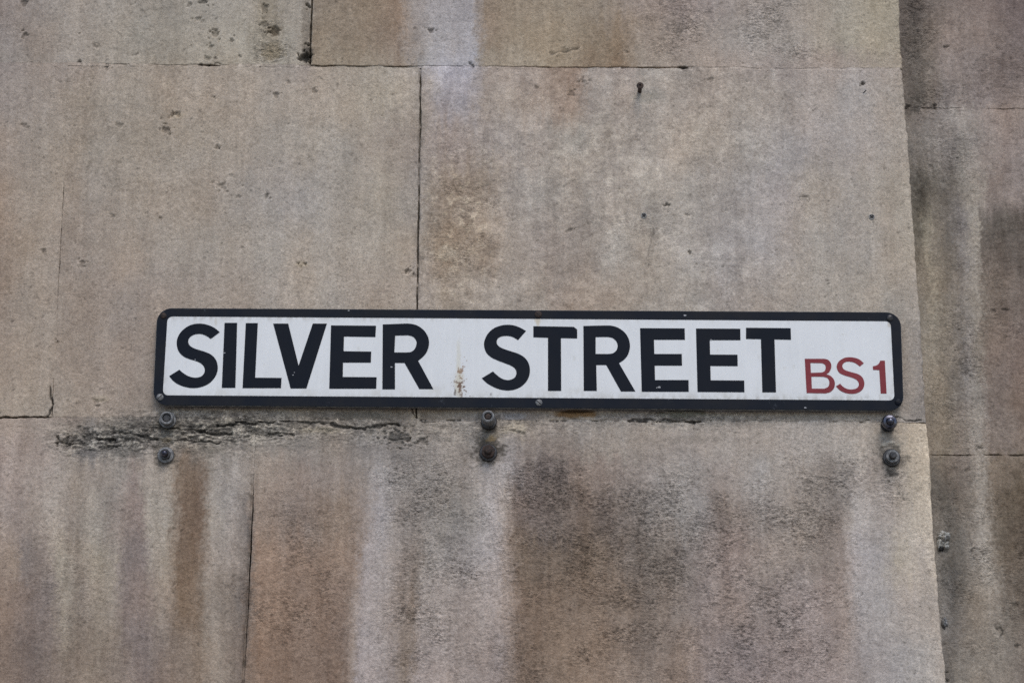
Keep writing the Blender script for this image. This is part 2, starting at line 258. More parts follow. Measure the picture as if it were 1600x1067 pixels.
# pits and holes: place, radius (mm), depth (mm), how dirty
PITS = [(38,5,5,3,.5),(39,54,5,3,.5),(123,52,3,2,.5),(148,72,4,2,.4),(123,98,3,3,.8),(167,105,5,2,.5),(297,7,5,2,.5),(318,3,7,3,.7),(334,8,3,2,.5),(310,31,5,2.5,.25),(336,54,8,4,.35),
 (329,73,5,3,.3),(326,92,5,2,.4),(336,90,3,2,.5),(412,12,6,3,.5),(428,49,8,4,.55),(410,36,5,2,.3),(374,88,3,2,.6),(366,57,2,2,.7),(362,63,2,2,.7),(277,179,6,3.5,.35),(268,183,5,2,.1),(260,203,7,3.5,.35),(340,231,4.5,3,.35),
 (431,149,6,3,.4),(491,140,4,2,.5),(452,130,3,1.5,.4),(334,152,2,1.5,.6),(417,306,4.5,3,.6),(250,340,3,2,.5),(348,291,8,2.2,.25),(332,285,4,1.5,.1),(38,197,5,2,.35),(186,195,6,1.6,.3),(175,338,6,1.5,.3),
 (374,307,4,1.5,.3),(252,186,3,1.5,.4),(362,274,4,1.2,.3),(69,392,5,2,.25),(130,409,6,2,.4),(466,411,2.5,3,.8),(471,415,2.5,2.5,.5),(477,412,2.5,3,.8),(89,534,4,2,.4),(150,627,7,2,.25),(891,360,4,2,.5),(637,424,6,2.5,.4),(645,431,5,2,.2),
 (674,49,6,3.5,.5),(648,46,3,1.5,.4),(738,102,4,3,.7),(912,128,6,1.5,.5),(893,146,5,2,.5),(838,138,3,1.5,.5),(880,78,6,1.2,.3),(860,82,5,1,.3),(980,82,5,1.2,.4),(1042,320,4,3,.85),(1077,393,3.5,3,.8),(1073,334,3,1.5,.5),(1112,124,4,2,.5),
 (1348,131,4,5,.95),(1087,412,3,1.5,.4),(1257,309,5,1,.2),(478,88,9,9,.85),(482,70,4,6,.7),(482,10,4,5,.6),(1454,262,6,1,.1),(1562,985,7,1.5,.1),(1588,1010,4,2.5,.4),(1586,945,5,1.5,.2),(1550,488,4,2,.4),(1568,484,4,2,.5),
 (1478,74,4,2.5,.6),(1420,166,4,3,.8),(1460,166,4,3,.8),(1520,860,3,1.5,.5),(1533,700,5,3,.3),(1510,735,5,1.5,.2),(1480,1050,3,3,.8),(1480,1063,3,3,.8),(175,690,7,4,.4),(101,690,9,5,.45),(660,690,7,3,.4),(618,684,16,3,.4),(1395,740,9,2,.35)]
CRACKS = [([(394,742),(393,790)],2.5,.4,.12),([(392,775),(391,850),(386,950),(380,1075)],4.0,.7,.2),([(656,112),(655,300),(653,480)],3.5,.5,.16),([(262,670),(300,671),(330,676),(362,678)],2.8,5,.62),([(340,664),(356,661),(375,658),(386,662),(398,663)],1.8,4,.7),([(188,675),(205,677),(225,684),(246,687)],2.0,4,.65),([(272,688),(300,689),(342,691)],1.5,3,.6),
 ([(88,690),(98,690),(108,695)],2.2,4,.5),([(398,661),(430,658),(480,659),(520,661)],1.4,3,.55),([(518,663),(545,668),(568,669),(592,665),(622,663)],2.4,5,.55),([(622,663),(654,664)],1.0,2,.45),([(645,638),(649,651),(662,657)],1.1,3,.6),
 ([(662,657),(690,657),(722,656)],.9,2,.45),([(983,658),(1010,657),(1040,656),(1086,659)],2.0,4,.55),([(1086,658),(1132,657)],1.1,2.5,.5),([(0,651),(40,651),(68,652),(79,646),(81,628),(79,606)],1.7,4,.66),([(1398,651),(1418,657),(1440,656)],1.3,3,.55),
 ([(150,684),(165,686),(180,683)],1.6,3,.5),([(380,684),(400,676),(440,682)],1.4,3,.4),([(420,676),(460,680)],1.5,3,.4),([(608,686),(640,683)],2.2,3,.4),([(780,668),(820,676)],.9,2,.3),([(860,657),(900,656),(950,657)],.9,2,.4),
 ([(1150,658),(1200,657),(1280,658),(1360,659)],.8,2,.35),([(312,101),(345,100)],1.6,4,.6),([(640,418),(634,426)],1.5,3,.4),([(1060,106),(1072,107)],2,4,.5),([(905,127),(925,128)],1.2,2,.4),([(860,84),(905,75)],.9,1.5,.35),
 ([(1248,312),(1249,306),(1262,306),(1264,312)],.8,1.2,.35),([(1030,330),(1018,370),(1012,400)],.6,.8,.25),([(1558,982),(1565,980),(1569,988),(1564,994)],1.0,2,.4),([(205,88),(215,84)],1,2,.3),([(85,126),(115,126),(118,112)],.7,1,.22)]
# rippled, blown patches: centre, reach, strength
ROUGH = [(1480,260,60,90,.5),(1500,600,60,200,.45),(1520,900,70,150,.55),(1560,120,60,90,.35),(850,760,60,45,1.),(900,880,90,90,.6),(1000,800,80,50,.8),(1080,910,80,80,.8),(960,960,80,60,.6),(1200,45,45,45,1.),(1255,80,26,18,1.),(1060,45,60,50,.7),(1290,740,70,40,.75),(1250,800,80,60,.55),(1210,980,80,80,.7),
 (1120,860,70,70,.7),(660,770,60,60,.8),(720,850,70,90,.6),(650,960,60,90,.4),(440,965,50,40,.8),(470,840,50,60,.6),(880,1010,120,60,.4),(1435,60,28,90,1.1),(1450,150,30,40,.9),(424,82,24,16,3.2),(425,45,14,12,2.6),
 (1390,760,40,40,.6),(720,360,55,110,.55),(1580,880,50,120,.45),(1570,480,50,120,.35),(520,900,40,100,.5),(100,950,60,100,.25),(1000,370,60,60,.2)]

def stone(u, z, px, py, kind):
    """height out of the wall (mm) and colour as seen for points of the stone face"""
    um, zm = u * 1000, z * 1000
    h = fbm(um / 170, zm / 170, 11, 3) * 1.3 + fbm(um / 30, zm / 30, 21, 4) * 0.5
    ur, zr = um * .82 + zm * .57, zm * .82 - um * .57
    sand = fbm(ur / 7, zr / 6, 31, 3, .7)
    h = h + sand * 0.22
    # colour from the row tables in image pixels, its borders made ragged
    jx = fbm(um / 60, zm / 170, 41, 4) * 6 + fbm(um / 9, zm / 22, 45, 3) * 4 + fbm(um / 3.2, zm / 3.2, 48, 2) * 4.5
    jy = fbm(um / 30, zm / 90, 51, 4) * 14 + fbma(um / 6, zm / 60, 55, 3) * 12
    qx = np.abs(px + jx); qx = np.where(qx > 1600, 3200 - qx, qx)
    qy = np.abs(py + jy); qy = np.where(qy > 1067, 2134 - qy, qy)
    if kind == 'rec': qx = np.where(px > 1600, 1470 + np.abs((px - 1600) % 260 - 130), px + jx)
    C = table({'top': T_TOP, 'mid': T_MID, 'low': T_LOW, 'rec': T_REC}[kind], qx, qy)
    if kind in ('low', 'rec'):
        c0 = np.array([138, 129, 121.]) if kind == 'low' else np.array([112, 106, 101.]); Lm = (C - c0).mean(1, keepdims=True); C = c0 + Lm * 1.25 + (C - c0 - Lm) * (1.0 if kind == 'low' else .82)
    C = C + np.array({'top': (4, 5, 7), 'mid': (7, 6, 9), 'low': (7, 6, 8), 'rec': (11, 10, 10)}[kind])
    lowk = {'top': .9, 'mid': .85, 'low': 1.0, 'rec': .9}[kind]
    st = fbma(um / 22, zm / 260, 61, 4) * 6.5 * lowk + fbma(um / 6, zm / 120, 66, 4, .7) * 5.0 * lowk
    mott = (fbm(um / 80, zm / 70, 71, 5, .62) * 6.0 + fbm(um / 14, zm / 12, 77, 3, .65) * 4.5) * (1.5 if kind == 'rec' else 1.0)
    warm = fbm(um / 55, zm / 90, 81, 4) * 2.0
    L = st + mott
    C = C + L[:, None] * np.array([1, .985, .97]) + warm[:, None] * np.array([1.0, 0.0, -1.0])
    # grains and dark specks
    g = fbm(ur / 3.6, zr / 3.2, 91, 2, .7)
    C = C + g[:, None] * 6.5
    sp = np.clip(vn(ur / 3.0, zr / 2.8, 97) * 0.6 + vn(ur / 4.5 + .3 * zr / 4, zr / 4.0, 98) * .6 - 0.62, 0, 1)
    h = h - sp * 1.6; C = C * (1 - 0.55 * sp[:, None])
    # blown ripples
    R = np.zeros_like(u)
    for (cx, cy, sx, sy, a) in ROUGH:
        R = np.maximum(R, a * np.exp(-(((px - cx) / sx) ** 2 + ((py - cy) / sy) ** 2)))
    R = R + (.12 + .26 * sstep(560, 640, px) * (1 - sstep(1300, 1360, px)) * sstep(700, 760, py) if kind == 'low' else .12)
    R = R * np.clip(0.9 + 0.7 * fbm(um / 35, zm / 30, 101, 3), .1, 1.6)
    rip = fbma(um / 6.5 + zm / 25, zm / 3.0, 111, 3, .68)
    h = h + R * 0.5 * np.clip(rip, -1.2, .6)
    C = C * (1 - np.clip(-rip + .02, 0, 1) * 0.26 * np.clip(R, 0, 1.2))[:, None] + (np.clip(rip - .15, 0, .35) * 16 * np.clip(R, 0, 1.2))[:, None]
    # pale lichen-like flecks round the middle joint
    F = np.exp(-(((px - 715) / 55) ** 2 + ((py - 350) / 120) ** 2)) + .35 * np.exp(-(((px - 880) / 160) ** 2 + ((py - 230) / 110) ** 2)) + .3 * np.exp(-(((px - 990) / 80) ** 2 + ((py - 330) / 90) ** 2))
    fl = sstep(.18, .6, fbm(um / 9, zm / 9, 121, 3, .6)) * F
    C = C + fl[:, None] * np.array([27, 27, 24]); h = h + fl * .35
    if kind == 'mid':
        A = sstep(640, 700, px) * (1 - sstep(1150, 1350, px))
        p1 = fbm(um / 42, zm / 36, 123, 6, .68); p2 = fbm(um / 11, zm / 9, 127, 4, .66)
        C = C + (A * (sstep(.12, .55, p1) * 7.5 + sstep(.15, .5, p2 + .5 * p1) * 7 - sstep(.1, .6, -p1) * 5 - sstep(.25, .6, -p2 - .3 * p1) * 6))[:, None] * np.array([1, 1, .97])
    # eroded bed joint under the sign
    if kind in ('mid', 'low'):
        ax = np.interp(px, [60,95,140,400,470,520,610,650,800,860,1000,1010,1110,1160,1300,1440,1500], [0,.6,1,1,.6,.55,.5,.35,.38,.25,.25,.5,.5,.2,.14,.12,0])
        yc = np.interp(px, [0,100,200,300,420,560,700,1000,1450], [690,688,684,672,668,668,672,652,656])
        wd_ = np.interp(px, [0,100,300,420,600,800,1450], [20,24,34,26,24,22,12])
        E = ax * np.exp(-((py - yc) / wd_) ** 2)
        e1 = 1 - np.abs(fbm(um / 34, zm / 13, 131, 4, .6)) * 2.0
        e2 = fbma(um / 17, zm / 7, 141, 4, .66); e3 = fbm(um / 5, zm / 3.5, 146, 3, .7)
        e4 = fbm(um / 3.2, zm / 2.4, 148, 2, .7); ter = np.floor(e2 * 3.2 + .4 * e3) / 3.2
        h = h + E * (-.8 + 1.2 * e2 + 1.5 * ter - .9 * np.clip(e1, -1, 1) + .9 * e3 + .6 * e4)
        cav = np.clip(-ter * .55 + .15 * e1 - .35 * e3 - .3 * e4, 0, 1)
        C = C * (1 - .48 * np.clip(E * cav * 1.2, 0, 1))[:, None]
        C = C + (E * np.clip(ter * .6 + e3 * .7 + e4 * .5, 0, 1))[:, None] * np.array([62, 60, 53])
        grey = C.mean(1, keepdims=True) * np.array([.99, 1.0, .985]); k = np.clip(E * .4, 0, 1)[:, None]
        C = C * (1 - k) + grey * k
    # local marks
    def mark(cx, cy, sx, sy, col, a, rag=.5, hh=0.0):
        nonlocal C, h
        g_ = np.exp(-(((px - cx) / sx) ** 2 + ((py - cy) / sy) ** 2))
        m = g_ + rag * .4 * fbm(um / 9, zm / 7, 151, 4, .65) * sstep(.03, .35, g_)
        m = sstep(.3, .8, m)[:, None] * a
        C = C * (1 - m) + np.array(col) * m; h = h + m[:, 0] * hh
    if kind == 'mid':
        mark(262, 654, 20, 12, (92, 88, 83), .6, .9); mark(764, 654, 20, 12, (96, 92, 88), .6, .9); mark(1388, 656, 16, 10, (104, 100, 98), .5, .8)
        mark(900, 646, 42, 8, (128, 98, 66), .8, .5, -2.5); mark(900, 642, 34, 3, (62, 52, 42), .7, .3, -3)
        mark(895, 655, 46, 3, (166, 156, 142), .5)
        mark(1065, 646, 42, 8, (104, 104, 96), .7, .8, 3); mark(560, 652, 60, 12, (104, 99, 92), .6, .6)
        mark(805, 650, 22, 8, (138, 138, 144), .6); mark(648, 652, 8, 9, (176, 166, 150), .6, .5, 1)
        mark(157, 624, 16, 6, (160, 149, 134), .5, .5, 1.2); mark(700, 395, 18, 14, (172, 164, 152), .5, .8)
        mark(1010, 150, 34, 14, (128, 128, 124), .35, .4); mark(277, 181, 13, 7, (162, 150, 133), .5, .3, .8)
        mark(471, 413, 12, 7, (172, 160, 142), .5, .3)
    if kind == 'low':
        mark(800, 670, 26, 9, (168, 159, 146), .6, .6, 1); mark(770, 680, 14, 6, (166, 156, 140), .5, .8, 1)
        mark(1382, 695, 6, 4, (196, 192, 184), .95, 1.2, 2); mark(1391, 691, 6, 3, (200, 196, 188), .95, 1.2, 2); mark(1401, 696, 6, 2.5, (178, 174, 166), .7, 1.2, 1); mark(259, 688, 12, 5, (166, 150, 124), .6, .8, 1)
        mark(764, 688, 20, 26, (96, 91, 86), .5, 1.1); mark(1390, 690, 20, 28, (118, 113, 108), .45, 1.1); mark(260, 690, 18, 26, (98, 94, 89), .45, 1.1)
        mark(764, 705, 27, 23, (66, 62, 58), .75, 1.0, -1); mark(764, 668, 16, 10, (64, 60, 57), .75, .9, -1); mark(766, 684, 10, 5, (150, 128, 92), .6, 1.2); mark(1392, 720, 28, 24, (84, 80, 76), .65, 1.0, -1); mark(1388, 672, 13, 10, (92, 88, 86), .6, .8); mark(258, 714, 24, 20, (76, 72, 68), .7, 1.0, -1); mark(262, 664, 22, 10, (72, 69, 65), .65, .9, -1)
        mark(620, 684, 24, 7, (98, 96, 95), .6, .8); mark(137, 708, 24, 10, (102, 100, 102), .55, .6); mark(195, 706, 30, 9, (108, 105, 103), .5, .8); mark(330, 704, 24, 8, (116, 111, 105), .45, .8); mark(470, 694, 40, 9, (118, 114, 111), .45, .8); mark(1080, 686, 60, 7, (120, 114, 109), .4, .9)
        mark(395, 690, 2.5, 10, (176, 172, 166), .6, .2)
        mark(500, 672, 40, 6, (152, 144, 130), .5, .6, 1.0)
    if kind == 'top': mark(478, 45, 8, 70, (112, 104, 96), .55, .7); mark(480, 86, 11, 16, (74, 70, 66), .7, .6, -2); mark(424, 82, 22, 15, (138, 126, 106), .5, .8, -2); mark(428, 48, 14, 8, (112, 100, 84), .5, .8, -2)
    for pts, w, d, dirt in CRACKS:
        pa = np.array(pts, dtype=float)
        if py.min() - 12 > pa[:, 1].max() or py.max() + 12 < pa[:, 1].min(): continue
        sel = (px > pa[:, 0].min() - 14) & (px < pa[:, 0].max() + 14) & (py > pa[:, 1].min() - 14) & (py < pa[:, 1].max() + 14)
        if not sel.any(): continue
        X_ = px[sel] + 2.2 * fbm(um[sel] / 14, zm[sel] / 14, 451, 3); Y_ = py[sel] + 2.6 * fbm(um[sel] / 12, zm[sel] / 12, 461, 4)
        D = np.full(X_.shape, 99.)
        for (x0, y0), (x1, y1) in zip(pts, pts[1:]):
            tt = np.clip(((X_ - x0) * (x1 - x0) + (Y_ - y0) * (y1 - y0)) / ((x1 - x0) ** 2 + (y1 - y0) ** 2), 0, 1)
            D = np.minimum(D, np.hypot(X_ - x0 - tt * (x1 - x0), Y_ - y0 - tt * (y1 - y0)))
        ww = w * np.clip(1 + 1.1 * fbm(um[sel] / 16, zm[sel] / 30, 471, 3), .15, 2.2)
        b = 1 - sstep(.35, 1.1, D / ww)
        h[sel] -= d * .75 * b; C[sel] = C[sel] * (1 - dirt * .85 * b[:, None])
        lip = np.exp(-((Y_ - py[sel] * 0 - np.interp(X_, np.sort(pa[:, 0]), pa[np.argsort(pa[:, 0]), 1]) - w * 1.6) / 2.0) ** 2) * (D < 3 * w + 3)
        C[sel] += (lip * 10 * np.clip(.4 + fbm(um[sel] / 9, zm[sel] / 9, 481, 2), 0, 1))[:, None]
    for (cx, cy, r, d, dirt) in PITS:
        if py.min() - 20 > cy or py.max() + 20 < cy: continue
        q = np.sqrt((px - cx) ** 2 + (py - cy) ** 2 * 1.5) / r
        sel = q < 1.9
        if not sel.any(): continue
        q = q[sel] * (1 + .75 * fbm(um[sel] / 5, zm[sel] / 4, 161, 3))
        b = 1 - sstep(.45, 1.05, q); rim = np.exp(-((q - 1.15) / .22) ** 2)
        h[sel] += -d * 1.0 * b + .35 * rim
        C[sel] = C[sel] * (1 - dirt * .4 * b[:, None]) + rim[:, None] * 9
    return h, C, np.clip(R + (.9 * E if kind in ('mid', 'low') else 0), 0, 1.3)

XV, ZLO, ZHI = 0.885, at(800, 1120)[2], at(800, -45)[2]
FINE = 0.0017
BAND = (at(800, 712)[2], at(800, 636)[2])
def lines(a, b, lo, hi, band=(9, 9)):
    e = [0, .0004, .0008, .0013, .002, .003]
    out = [a + k for k in e]
    while True:
        x = out[-1]
        s = (0.0011 if band[0] < x < band[1] else FINE) if lo <= x <= hi else 0.016
        if x < lo and x + s > lo: s = max(lo - x, FINE)
        if x + s >= b - .0034: break
        out.append(x + s)
    return np.array(out + [b - k for k in reversed(e)])

def warp(x, z):
    return (x + 0.0011 * fbm(x * 1000 / 70, z * 1000 / 70, 171, 4), z + 0.0010 * fbm(x * 1000 / 70, z * 1000 / 70, 181, 4))

WALL = empty('stone_wall', (0, 0.25, 0), 'weathered buff ashlar stone wall with thin joints behind the street sign', 'wall')
def block(zl, zh, xl, xr, plane_y, kind, arris=False, gaps=(.0012,) * 4, ladj=None):
    """one ashlar block; xl and xr are functions of z"""
    gl, gr, gb, gt = gaps
    zl += gb; zh -= gt
    zs = lines(zl, zh, ZLO, ZHI, BAND if plane_y == 0 else (9, 9))
    zm = (zl + zh) / 2; a, b = xl(zm) + gl, xr(zm) - gr
    xs = lines(a, b, -XV, XV); t = (xs - a) / (b - a)
    Zg, Tg = np.meshgrid(zs, t, indexing='ij')
    A = np.array([xl(q) for q in zs])[:, None] + gl; B = np.array([xr(q) for q in zs])[:, None] - gr
    Xg = A + Tg * (B - A)
    ny, nx = Xg.shape
    x = Xg.ravel(); z = Zg.ravel()
    dl = (x - np.broadcast_to(A, Xg.shape).ravel()) * 1000; dr = (np.broadcast_to(B, Xg.shape).ravel() - x) * 1000
    db = (z - zl) * 1000; dt = (zh - z) * 1000
    w1 = lambda q, sd: fbm(q * 1000 / 13, q * 0 + sd, 231, 4, .65)
    x = x + w1(z, zl * 7 + a) * .0006 * np.exp(-dl / 7) + w1(z, zl * 5 + b) * (.0014 if arris else .0006) * np.exp(-dr / 7)
    z = z + w1(x, zl * 3) * .0007 * np.exp(-db / 7) + w1(x, zh * 3 + 2) * .0007 * np.exp(-dt / 7)
    px, py = image_px(x, plane_y, z)
    h, C, RR = stone(x, z, px, py, kind)
    rn = np.clip(0.55 + 1.7 * fbm(x * 1000 / 16, z * 1000 / 16, 191, 3), .25, 4.5)
    def drop(d, r):
        q = np.clip(r - d, 0, r); return r - np.sqrt(np.maximum(r * r - q * q, 0))
    bo, bt, bu = np.random.RandomState(int(abs(zl + a) * 9973) % 99991).rand(3) - .5
    h = h + bo * 1.6 + bt * (x - x.mean()) / .6 * 1.2 + bu * (z - z.mean()) / .4 * .8
    ra = np.clip(5 + 4 * fbm(x * 1000 / 28, z * 1000 / 45, 201, 4), 1.5, 11) if arris else rn
    h = h - drop(dl, rn) - drop(dr, ra) - drop(db, rn) - drop(dt, rn)
    xw, zw = warp(x, z)
    V = np.stack([xw, plane_y - h / 1000, zw], 1)
    idx = np.arange(ny * nx).reshape(ny, nx)
    Q = np.stack([idx[:-1, :-1], idx[:-1, 1:], idx[1:, 1:], idx[1:, :-1]], -1).reshape(-1, 4)
    loop = np.concatenate([idx[0, :-1], idx[:-1, -1], idx[-1, :0:-1], idx[:0:-1, 0]])
    S = V[loop].copy(); S[:, 1] = plane_y + 0.16
    n0 = len(V); k = len(loop); ar = np.arange(k); nxt = (ar + 1) % k
    QS = np.stack([loop, n0 + ar, n0 + nxt, loop[nxt]], 1)
    V = np.concatenate([V, S]); Q = np.concatenate([Q, QS]); C = np.concatenate([C, C[loop]]); RR = np.concatenate([RR, RR[loop]])
    off = np.array([0, .25, 0]); 
    me = np_mesh('stone_block', V - off, Q, np.concatenate([alb(np.clip(C, 18, 235)), RR[:, None]], 1))
    return link_mesh('stone_block', me, M_STONE, WALL)

def pol(pts):                                   # x as a function of z through points given in image pixels
    P = [at(*p) for p in pts]; P.sort(key=lambda v: v.z)
    zs = [v.z for v in P]; xs = [v.x for v in P]
    return lambda z: float(np.interp(z, zs, xs)) if zs[0] <= z <= zs[-1] else (xs[0] + (z - zs[0]) * (xs[1] - xs[0]) / (zs[1] - zs[0]) if z < zs[0] else xs[-1] + (z - zs[-1]) * (xs[-1] - xs[-2]) / (zs[-1] - zs[-2]))

Z1 = at(800, 105)[2]; Z2 = at(760, 656.5)[2]
Z0 = Z1 + 0.56; Z3 = Z2 - 0.575
E_TOP = pol([(1403, 0), (1410, 108)]); E_MID = pol([(1410, 108), (1424, 300), (1437, 470), (1447, 655)]); E_LOW = pol([(1447, 658), (1453, 715), (1460, 850), (1478, 1067)])
XL = lambda z: -1.75
J485 = pol([(487, 0), (484.5, 103)]); J655 = pol([(657, 108), (652.5, 480), (650, 655)]); J92 = pol([(104, 100), (94, 400), (80, 652)]); J390 = pol([(397, 660), (392, 850), (380, 1067)])
def rightof(f): return lambda z: f(z)
block(Z1, Z0, XL, J485, 0, 'top', gaps=(0, .0016, .0012, .0012))
block(Z1, Z0, J485, E_TOP, 0, 'top', True, gaps=(.0016, 0, .0011, .0012))
block(Z2, Z1, XL, J92, 0, 'mid', gaps=(0, .0003, .0012, .0011))
block(Z2, Z1, J92, J655, 0, 'mid', gaps=(.0003, .0013, .0012, .0011))
block(Z2, Z1, J655, E_MID, 0, 'mid', True, gaps=(.0013, 0, .0012, .0011))
block(Z3, Z2, XL, J390, 0, 'low', gaps=(0, .0018, .0012, .0012))
block(Z3, Z2, J390, E_LOW, 0, 'low', True, gaps=(.0018, 0, .0012, .0012))
# courses above and below what the picture shows
for k, (zl, zh) in enumerate([(Z3 - .57, Z3), (0.0, Z3 - .57), (Z0, Z0 + .56)]):
    s = -.45 if k == 1 else .1
    block(zl, zh, XL, (lambda z, s=s: s), 0, 'low' if k < 2 else 'top'); block(zl, zh, (lambda z, s=s: s), (lambda z: E_LOW(Z3) if z < Z3 else E_TOP(Z0)), 0, 'low' if k < 2 else 'top', True)
# the return: a recessed, dirtier bay to the right
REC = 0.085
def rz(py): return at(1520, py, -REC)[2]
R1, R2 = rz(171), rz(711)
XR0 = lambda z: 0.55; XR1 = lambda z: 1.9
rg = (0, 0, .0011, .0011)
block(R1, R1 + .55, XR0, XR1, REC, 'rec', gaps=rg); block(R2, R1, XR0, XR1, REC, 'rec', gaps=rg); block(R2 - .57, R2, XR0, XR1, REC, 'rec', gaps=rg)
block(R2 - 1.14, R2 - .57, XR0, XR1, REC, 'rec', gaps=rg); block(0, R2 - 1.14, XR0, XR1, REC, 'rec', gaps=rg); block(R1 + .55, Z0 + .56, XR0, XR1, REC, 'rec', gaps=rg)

# mortar in the joints: strips between the blocks, depth (mm) given along the joint
def mortar(p0, p1, prof, kind, plane_y=0.0, along='x', half=.0026):
    n = max(int((p1 - p0).length / FINE), 8); s = np.linspace(0, 1, n)
    X = p0.x + (p1.x - p0.x) * s; Z = p0.z + (p1.z - p0.z) * s
    px, py = image_px(X, plane_y, Z)
    key = px if along == 'x' else py
    d = np.interp(key, [k[0] for k in prof], [k[1] for k in prof])
    d = np.clip(d + fbm(X * 1000 / 18 + Z * 1000 / 18, Z * 30 + X * 9, 211, 4) * (.3 + .6 * d), .05, 9)
    h, C, RR = stone(X, Z, px, py, kind)
    dk = sstep(1.0, 3.5, d)[:, None]; lt = sstep(.1, .7, fbm(X * 1000 / 9 + Z * 1000 / 9, X * 40 + Z * 40, 221, 3))[:, None] * (1 - dk); C = C + lt * 16; C = (C - 2) * (1 - dk) + np.array([66, 61, 55]) * dk
    offs = [-half, -half * .4, half * .4, half]
    Vs, Cs = [], []
    for o in offs:
        x = X + (o if along == 'z' else 0); z = Z + (o if along == 'x' else 0)
        xw, zw = warp(x, z); Vs.append(np.stack([xw, plane_y - (h - d) / 1000, zw], 1)); Cs.append(np.concatenate([alb(np.clip(C, 18, 235)), RR[:, None]], 1))
    V = np.concatenate(Vs); C = np.concatenate(Cs); idx = np.arange(4 * n).reshape(4, n)
    Q = np.stack([idx[:-1, :-1], idx[:-1, 1:], idx[1:, 1:], idx[1:, :-1]], -1).reshape(-1, 4)
    if along == 'z': Q = Q[:, ::-1] if p1.z > p0.z else Q
    me = np_mesh('mortar_joint', V - np.array([0, .25, 0]), Q, C)
    return link_mesh('mortar_joint', me, M_STONE, WALL)

V3 = lambda x, z, y=0: Vector((x, y, z))
mortar(V3(-1.75, Z1), V3(E_MID(Z1) - .004, Z1), [(0,.05),(150,.1),(156,1.0),(310,1.1),(324,6),(348,2),(356,.5),(400,.6),(440,.2),(480,.8),(487,3),(520,3.4),(535,.8),(560,2.4),(580,1),(640,2),(655,.6),(690,.05),(770,.1),(800,1.0),(860,2.0),(930,1.4),(1000,3.2),(1068,5),(1074,.3),(1200,.25),(1400,.2)], 'mid')
mortar(V3(J485(Z1), Z1), V3(J485(Z0), Z0), [(0, 6.5), (110, 6.5)], 'top', along='z', half=.003)
mortar(V3(J655(Z2), Z2), V3(J655(Z1), Z1), [(100, 2.5), (200, 3.6), (290, 1.6), (300, 3), (480, 4), (650, 3)], 'mid', along='z')
mortar(V3(J92(Z2), Z2), V3(J92(Z1), Z1), [(100, .05), (190, .3), (400, .2), (590, .2), (605, 2), (652, 3)], 'mid', along='z')
mortar(V3(J390(Z3), Z3), V3(J390(Z2), Z2), [(660, .1), (745, .2), (760, .6), (900, 1.0), (960, .8), (1067, 1.6)], 'low', along='z', half=.0032)
mortar(V3(-1.75, Z2), V3(E_LOW(Z2) - .004, Z2), [(0,3),(72,4),(84,.2),(380,.3),(510,.5),(520,1),(610,1),(620,.3),(700,.4),(860,.5),(985,.8),(1000,1.8),(1090,1.8),(1100,.7),(1180,.9),(1300,.5),(1400,.7),(1440,2)], 'low')
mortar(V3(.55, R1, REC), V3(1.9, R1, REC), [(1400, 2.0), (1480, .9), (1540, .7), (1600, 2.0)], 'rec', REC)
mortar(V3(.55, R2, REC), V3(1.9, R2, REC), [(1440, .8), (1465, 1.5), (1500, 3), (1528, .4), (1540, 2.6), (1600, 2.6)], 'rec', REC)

def box_bm(bm, x0, x1, y0, y1, z0, z1):
    r = bmesh.ops.create_cube(bm, size=1)
    for v in r['verts']:
        v.co = Vector(((x0 + x1) / 2 + v.co.x * (x1 - x0), (y0 + y1) / 2 + v.co.y * (y1 - y0), (z0 + z1) / 2 + v.co.z * (z1 - z0)))
def bm_obj(name, bm, m, parent=None, smooth=False, auto=None):
    me = bpy.data.meshes.new(name); bm.to_mesh(me); bm.free()
    if smooth: me.polygons.foreach_set('use_smooth', np.ones(len(me.polygons), dtype=bool))
    if auto is not None: me.set_sharp_from_angle(angle=auto)
    return link_mesh(name, me, m, parent)
bm = bmesh.new(); box_bm(bm, -1.745, 1.89, -.14 + .0, .15, 0.0, Z0 + .55); bm_obj('rubble_core', bm, worn_material('rubble', (.10, .09, .08), (.2, .19, .17), 20, .95), WALL)
bm = bmesh.new(); box_bm(bm, -40, 40, -40, 40, -.12, -.002); pv = bm_obj('pavement', bm, M_PAVE); pv['kind'] = 'structure'

# ------------------------------------------------------------------ the street sign
SO = 0.0130                                    # sign face stands 13 mm off the wall
SB = at(825, 636, SO); SIGN = empty('street_sign', SB, 'long white street name plate with black border reading SILVER STREET BS1', 'street sign')
def loc(p): return (p.x - SB.x, p.z - SB.z)

def smooth_path(segs, n=7):
    """list of point runs; runs are smooth inside, corners lie between runs"""
    out = []
    for s in segs:
        if len(s) < 3: out += s; continue
        P = [(2 * s[0][0] - s[1][0], 2 * s[0][1] - s[1][1])] + list(s) + [(2 * s[-1][0] - s[-2][0], 2 * s[-1][1] - s[-2][1])]
        for i in range(1, len(P) - 2):
            for k in range(n):
                t = k / n; a, b, c, d = P[i - 1], P[i], P[i + 1], P[i + 2]
                out.append(tuple(.5 * (2 * b[j] + (c[j] - a[j]) * t + (2 * a[j] - 5 * b[j] + 4 * c[j] - d[j]) * t * t + (3 * b[j] - a[j] - 3 * c[j] + d[j]) * t ** 3) for j in (0, 1)))
        out.append(s[-1])
    return out

